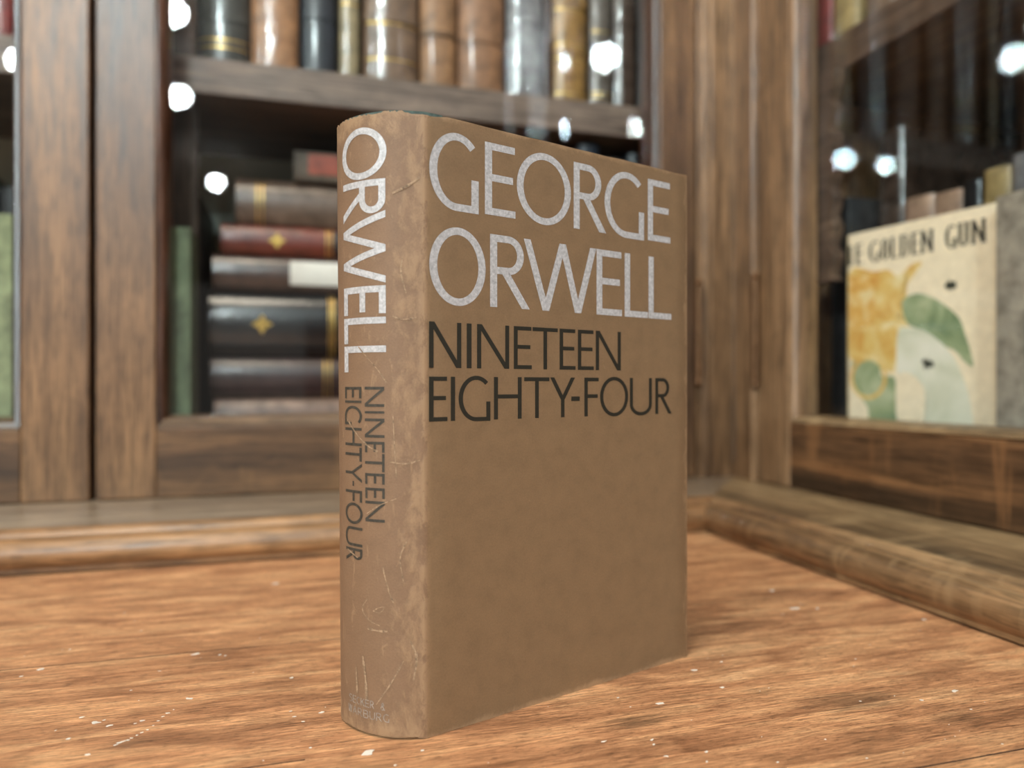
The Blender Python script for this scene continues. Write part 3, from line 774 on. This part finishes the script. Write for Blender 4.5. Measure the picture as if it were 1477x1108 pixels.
# lower compartment: pile of lying books
gS = 'old books lying in a pile behind the main book'
def lie(label, x, zc, th, L, mat, y=.680, dep=.125, **k):
    return antique(label, x, y, zc, th, L, dep, mat, lying=True, group=gS, **k)
lie('pinkish brown book lying lowest in the pile', -.0660, .0750, .0392, .25, L_pink, bands=(.62,))
lie('dark purple-brown lying book with gold lettering, second from bottom of the pile', -.0690, .1125, .0345, .26, L_purp, gilt=(.365, .385), lines=((.42, .44, .8), (.47, .49, .8), (.53, .545, .3)))
lie('thick black lying book with gold diamond ornament and gold lettering', -.0702, .1593, .0575, .265, L_black, gilt=(.378, .388, .395), motif=(.165, .0075), lines=((.42, .45, .5), (.47, .485, .25), (.51, .53, .5)))
lie('plain brown lying book with a white paper label on its spine', -.0670, .2038, .0300, .26, L_plainbr, tag=(.245, .60), tag_mat=M['labelwhite'], tagrange=(.12, .80))
lie('russet lying book with a gold ornament and black title panel', -.0600, .2325, .0260, .255, L_red, gilt=(.345, .36), motif=(.18, .0062), tag=(.37, .60), tag_mat=M['labelblack'], lines=((.40, .42, .5), (.45, .47, .5), (.49, .50, .5)))
lie('grey-brown lying book with gold rules, topmost of the large books in the pile', -.0480, .2660, .0400, .245, L_gryb, gilt=(.07, .09, .385, .40), lines=((.43, .45, .6), (.48, .50, .6)))
lie('small brown book with a red title panel lying on top of the pile', .0000, .2990, .0250, .20, G('dull_brown_board', '5e5144', .6), y=.676, dep=.12, tag=(.06, .7), tagrange=(.10, .78), round_=.08)
# lower compartment: upright books at both sides
gB = 'upright books in the lower part of the back bookcase'
up('sage green upright book just behind the glass, left of the lying pile', -.1005, -.0755, .172, L_green, z=.0551, y=.6155, dep=.045, round_=.05, group=gB)
up('tall charcoal upright book in shadow behind the sage green one', -.0955, -.0765, .215, L_dark, z=.0551, y=.6935, dep=.11, group=gB)
for i, (a, b, hh, mm, nm) in enumerate([(.2100, .2330, .272, L_slate, 'slate blue'), (.2345, .2560, .262, L_navy, 'black'), (.2575, .2800, .279, L_slate, 'bluish'), (.2815, .3080, .268, L_dark, 'charcoal'), (.3095, .3400, .275, L_navy, 'blackish')]):
    up('tall %s upright book under the upper shelf, %s from the right end' % (nm, ['fifth', 'fourth', 'third', 'second', 'first'][i]), a, b, hh, mm, z=.0551, y=.655, group=gB, gilt=(.8,))
gD = 'upright books behind the left door'
up('pale green narrow upright book behind the left door, beside the stile', -.2090, -.1965, .176, G('pale_green_board', '8c9470', .7), z=.0551, y=.622, dep=.03, round_=.05, group=gD)
up('short cream and brown book at left picture edge, behind the left door', -.2320, -.2100, .106, L_creamp, z=.0551, y=.625, dep=.10, group=gD)
up('dark upright book standing behind the short cream one at left picture edge', -.2350, -.1950, .215, L_dark, z=.0551, y=.705, dep=.10, group=gD)
up('tall charcoal upright book beside the dark one, behind the left door', -.2780, -.2370, .225, L_dkb, z=.0551, y=.705, dep=.10, group=gD)

# right bookcase: spines face left (-x)
def rt(label, y0, y1, h, mat, x=.475, z=.0351, dep=.14, group=None, **k):
    return antique(label, x, (y0+y1)/2, z, abs(y1-y0)-.0012, h, dep, mat, rot=-PI/2, group=group, **k)
gR = 'books in the lower part of the right bookcase'
rt('pinkish tan upright book, left one of two behind the pale jacketed book', .4690, .5000, .223, L_pinktan, x=.480, group=gR)
rt('pinkish tan upright book, right one of two behind the pale jacketed book', .4390, .4680, .2195, L_pinktan, x=.478, group=gR)
rt('short black upright book right of the pinkish tan pair', .4215, .4375, .2215, L_black, group=gR)
rt('ochre upright book between the black and the grey wrapped book', .3985, .4205, .2255, L_ochre, group=gR)
rt('grey wrapped upright book right of the ochre one', .3820, .3975, .230, L_grey, group=gR)
rt('ivory upright book at the right edge of the picture, tallest of the pale ones', .3540, .3810, .2400, L_ivory, group=gR)
rt('dull brown upright book beyond the ivory one at the right edge', .3270, .3530, .22, L_umber, group=gR)
rt('taupe wrapped book close to the glass at right edge, beside pale jacketed book', .3300, .3640, .1900, L_grt, x=.4230, dep=.045, round_=.04, group=gR)
rt('flat ivory pamphlet standing behind the taupe book at right edge', .3280, .3600, .1950, L_ivory, x=.4695, dep=.004, round_=.0, group=gR)
rt('large charcoal upright book in the left part of the right bookcase', .5370, .5620, .235, L_dark, x=.460, dep=.15, group=gR)
rt('large wrapped dark book with shining spine edge, left of the pinkish tan pair', .5060, .5355, .289, L_dkb, x=.486, dep=.13, group=gR, bands=(.3, .6, .8))
gK = 'tall dark folios at the back of the right bookcase'
yy = .563
rr = random.Random(11)
kinds = [('black', L_black), ('charcoal', L_dark), ('navy', L_navy), ('slate', L_slate)]
words = ['farthest left', 'second from the left', 'third from the left', 'fourth from the left', 'fifth from the left', 'sixth from the left', 'seventh from the left', 'eighth from the left']
for i in range(8):
    w = rr.uniform(.024, .034); nm, mm = kinds[(i*3+1) % 4]
    rt('tall %s folio at back of right bookcase, %s in dark row' % (nm, words[i]), yy-w, yy, rr.uniform(.285, .315), mm, x=.624, dep=.085, group=gK, gilt=(.85,) if i % 2 else ())
    yy -= w+.0015
gT = 'books on the upper shelf of the right bookcase'
rt('red wrapped book standing in for a reflection, left end of right upper shelf', .5190, .5480, .20, L_redb, x=.4260, z=.3891, group=gT)  # added book in place of a reddish reflection in the glass
rt('pale yellow wrapped book right of the red one on the right upper shelf', .4890, .5180, .20, L_ochre, x=.4260, z=.3891, group=gT)
rt('brown wrapped book right of the pale yellow one on the right upper shelf', .4560, .4880, .19, L_brown, x=.4300, z=.3891, group=gT)
rt('tan upright book seen just above the shelf edge of the right bookcase', .4200, .4550, .20, L_tan, x=.4300, z=.3891, group=gT)

# ------------------------------------------------------------------ pale jacketed book in the right bookcase
gg = thing('hardback_book', 'pale cream jacketed book with dark title lettering and gold and green artwork behind glass', 'book', (.4205, .4896, .0351), (0, 0, math.atan2(-.9908, .1352)))
jm2 = jacket_mat('cream_jacket', 'ffeed0', 'ecd9ac', 'f0e4c8', .120, .19, .028, wear=0, coat=.9, rough=.4)
cream_spine = [(0, 0), (.003, .0035), (.009, .006), (.014, .0068), (.019, .006), (.025, .0035), (.028, 0)]
hardback(gg, cream_spine, .028, .1200, .190, jm2, plain('black_board', '1c1a18', .7), flap=.05)
M['g_ink'] = ink('grey_black_ink', '3c3b34', .5)
gf = lambda x, z, o=0: (x/1000, -.00018-o, (z-35)/1000)
Q = []
for ch, a, b in [('H', .4, 5.8), ('E', 7.2, 14), ('G', 19.4, 29), ('O', 30, 37.2), ('L', 38.6, 45), ('D', 46.4, 54), ('E', 55.8, 62), ('N', 63.2, 72.6), ('G', 81.5, 89.8), ('U', 91, 98.4), ('N', 100.2, 109.8)]:
    if ch == 'H': Q += [[(a, 200.5), (a+3.0, 200.5), (a+3.0, 216.5), (a, 216.5)]]; continue
    Q += glyph(ch, a, b, 200.5, 216.5, 2.7, .95, serif=.7, td=2.2)
letters_obj('title_lettering', Q, gf, M['g_ink'], gg, 50)

def art(name, pts, mat, off, smooth=True):
    P = pts
    if smooth:
        P = []
        n = len(pts)
        for i in range(n):
            p0, p1, p2, p3 = pts[i-1], pts[i], pts[(i+1) % n], pts[(i+2) % n]
            for k in range(5):
                t = k/5
                P.append(tuple(.5*((2*b)+(-a+c)*t+(2*a-5*b+4*c-e)*t*t+(-a+3*b-3*c+e)*t**3) for a, b, c, e in zip(p0, p1, p2, p3)))
        P = [(min(max(x, .3), 119.5), z) for x, z in P]
    bm = bmesh.new(); vs_ = [bm.verts.new((x/1000, -off, (z-35)/1000)) for x, z in P]
    bm.faces.new(vs_); bmesh.ops.triangulate(bm, faces=bm.faces)
    o = obj(name, bm, mat, gg); s = o.modifiers.new('ink', 'SOLIDIFY'); s.thickness = .00002; s.offset = 0
    return o
def wash(name, a, b, c_, sc=40):
    t = NT(name); v = t.coord((1, 1, 1)); n = t.noise(v, sc, 3, .5, .8)
    return t.set(Base_Color=t.ramp(n, [(.32, a), (.5, b), (.68, c_)]), Roughness=.4, Coat_Weight=.9, Coat_Roughness=.06)
gold_w = wash('gold_wash', 'dda450', 'ecc878', 'f6e3ae', 60); gold_d = wash('deep_gold_wash', 'd89a48', 'ebbb68', 'f3dba2', 90)
green_w = wash('green_wash', '748a66', '98a880', 'c0c7a0'); pale_w = wash('pale_wash', 'dadac2', 'ecead6', 'f6f2e2', 30); grn2 = wash('teal_green_wash', '7c9473', '9dab82', 'c0c8a4'); dk = ink('dark_splash_ink', '33382f', .5)
# generic stand-in artwork: gold block with a curl, green leaf, pale crescent, dark splashes
art('artwork_shape', [(.3, 194), (24, 193), (36, 192.8), (45, 186), (54, 192.8), (62.6, 195), (63, 192), (56, 184), (50, 177), (47, 167), (44, 158), (53, 150), (46, 143), (44, 133), (41.3, 117), (34, 118), (26, 127), (.3, 130)], gold_w, .00017)
art('artwork_shape', [(.4, 192.5), (24.8, 190.6), (24.8, 152.9), (.4, 150)], gold_d, .00020, False)
art('artwork_shape', [(48, 167.6), (59.7, 172.4), (70.8, 168.7), (81.5, 161.8), (91.8, 151.9), (96, 140.4), (99.3, 130.6), (101.4, 119.4), (95.2, 122.8), (88.4, 130.3), (78, 134.8), (63.5, 145.7), (52.1, 151.6)], green_w, .00019)
art('artwork_shape', [(45, 146.8), (55.9, 147.6), (65.4, 145.6), (76.2, 138.2), (85, 129.6), (91.8, 118), (96.8, 105.2), (100, 92.5), (101.8, 78), (101, 66), (67, 66), (67.5, 78), (68.1, 91.6), (66.3, 103.3), (59.7, 111.8), (51, 116.2), (44, 117)], pale_w, .00022)
art('artwork_shape', [(4, 126), (28, 125), (30, 114), (42, 112), (42, 94), (43, 70), (22, 70), (18, 90), (8, 102)], grn2, .00015)
def ringpts(cx, cz, rx, rz, t, off, mat):
    Q = glyph('O', cx-rx, cx+rx, cz-rz, cz+rz, t, t); bm = letter_mesh(Q, lambda x, z, o=0: (max(x, .3)/1000, -off-o, (z-35)/1000), 50)
    o = obj('artwork_shape', bm, mat, gg); s = o.modifiers.new('ink', 'SOLIDIFY'); s.thickness = .00002; s.offset = 0
ringpts(18.5, 112, 16.5, 16.5, 3.0, .00024, gold_w)
for cx, cz in ((85, 175.3), (69, 121.8)):
    pts = []
    for k in range(22):
        r = (4.6 if k % 2 == 0 else 2.2)*rr.uniform(.7, 1.25); a = 2*PI*k/22; pts.append((cx+r*math.cos(a), cz+r*math.sin(a)))
    art('artwork_shape', pts, dk, .00026, False)

# ------------------------------------------------------------------ room: ceiling with spot lamps
ZC = 2.0
bm = bmesh.new(); box(bm, -12, 9, -14, 1.0, ZC, ZC+.05); c_ = obj('ceiling', bm, M['ceiling']); c_['kind'] = 'structure'
spots = [(-.65, -3.56), (-.63, -5.5), (-.76, -2.36), (-.90, -3.44), (-1.38, -3.27), (-.53, -2.49), (-3.2, -3.48), (-3.61, -3.51), (-2.82, -1.78), (-4.87, -5.74), (-3.95, -4.68)]
def spot(x, y, hi):
    t = thing('ceiling_spotlight', 'small round ceiling spotlight reflected as a bright dot in the bookcase glass', 'ceiling light', (x, y, ZC), group='ceiling spotlights')
    bm = bmesh.new(); lathe(bm, [(.055, 0), (.055, -.02), (.02, -.025), (.02, -.11), (.045, -.115), (.05, -.16), (.03, -.161)], 0, 0, 20); obj('housing', bm, M['housing'], t, autosmooth=40)
    bm = bmesh.new(); bmesh.ops.create_uvsphere(bm, u_segments=20, v_segments=12, radius=.068 if hi else .055, matrix=Matrix.Translation((0, 0, -.195))); obj('bulb', bm, M['lamp_hi'] if hi else M['lamp'], t, smooth=True)
for i, s_ in enumerate(spots): spot(*s_, i in (2, 6, 7, 8))

def area(name, loc, target, size, power, col):
    l = bpy.data.lights.new(name, 'AREA'); l.shape = 'RECTANGLE'; l.size, l.size_y = size; l.energy = power; l.color = lin(col)[:3]
    o = bpy.data.objects.new(name, l); COL.objects.link(o); o.location = loc
    o.rotation_euler = (Vector(target)-Vector(loc)).to_track_quat('-Z', 'Y').to_euler(); return o
area('overhead_light', (-.22, .08, 1.10), (-.02, .33, .0), (.5, .4), 8.8, 'fff0dc')
area('shop_light', (-.9, -1.0, 1.9), (.1, .35, .15), (.8, .8), 3, 'ffeede')
area('side_light', (.75, -.35, 1.7), (.15, .4, .1), (.7, .5), 7, 'f8f4fa')
w = bpy.data.worlds.new('world'); SC.world = w; w.use_nodes = True
bg = w.node_tree.nodes['Background']; bg.inputs['Color'].default_value = lin('f4ece2'); bg.inputs['Strength'].default_value = .36
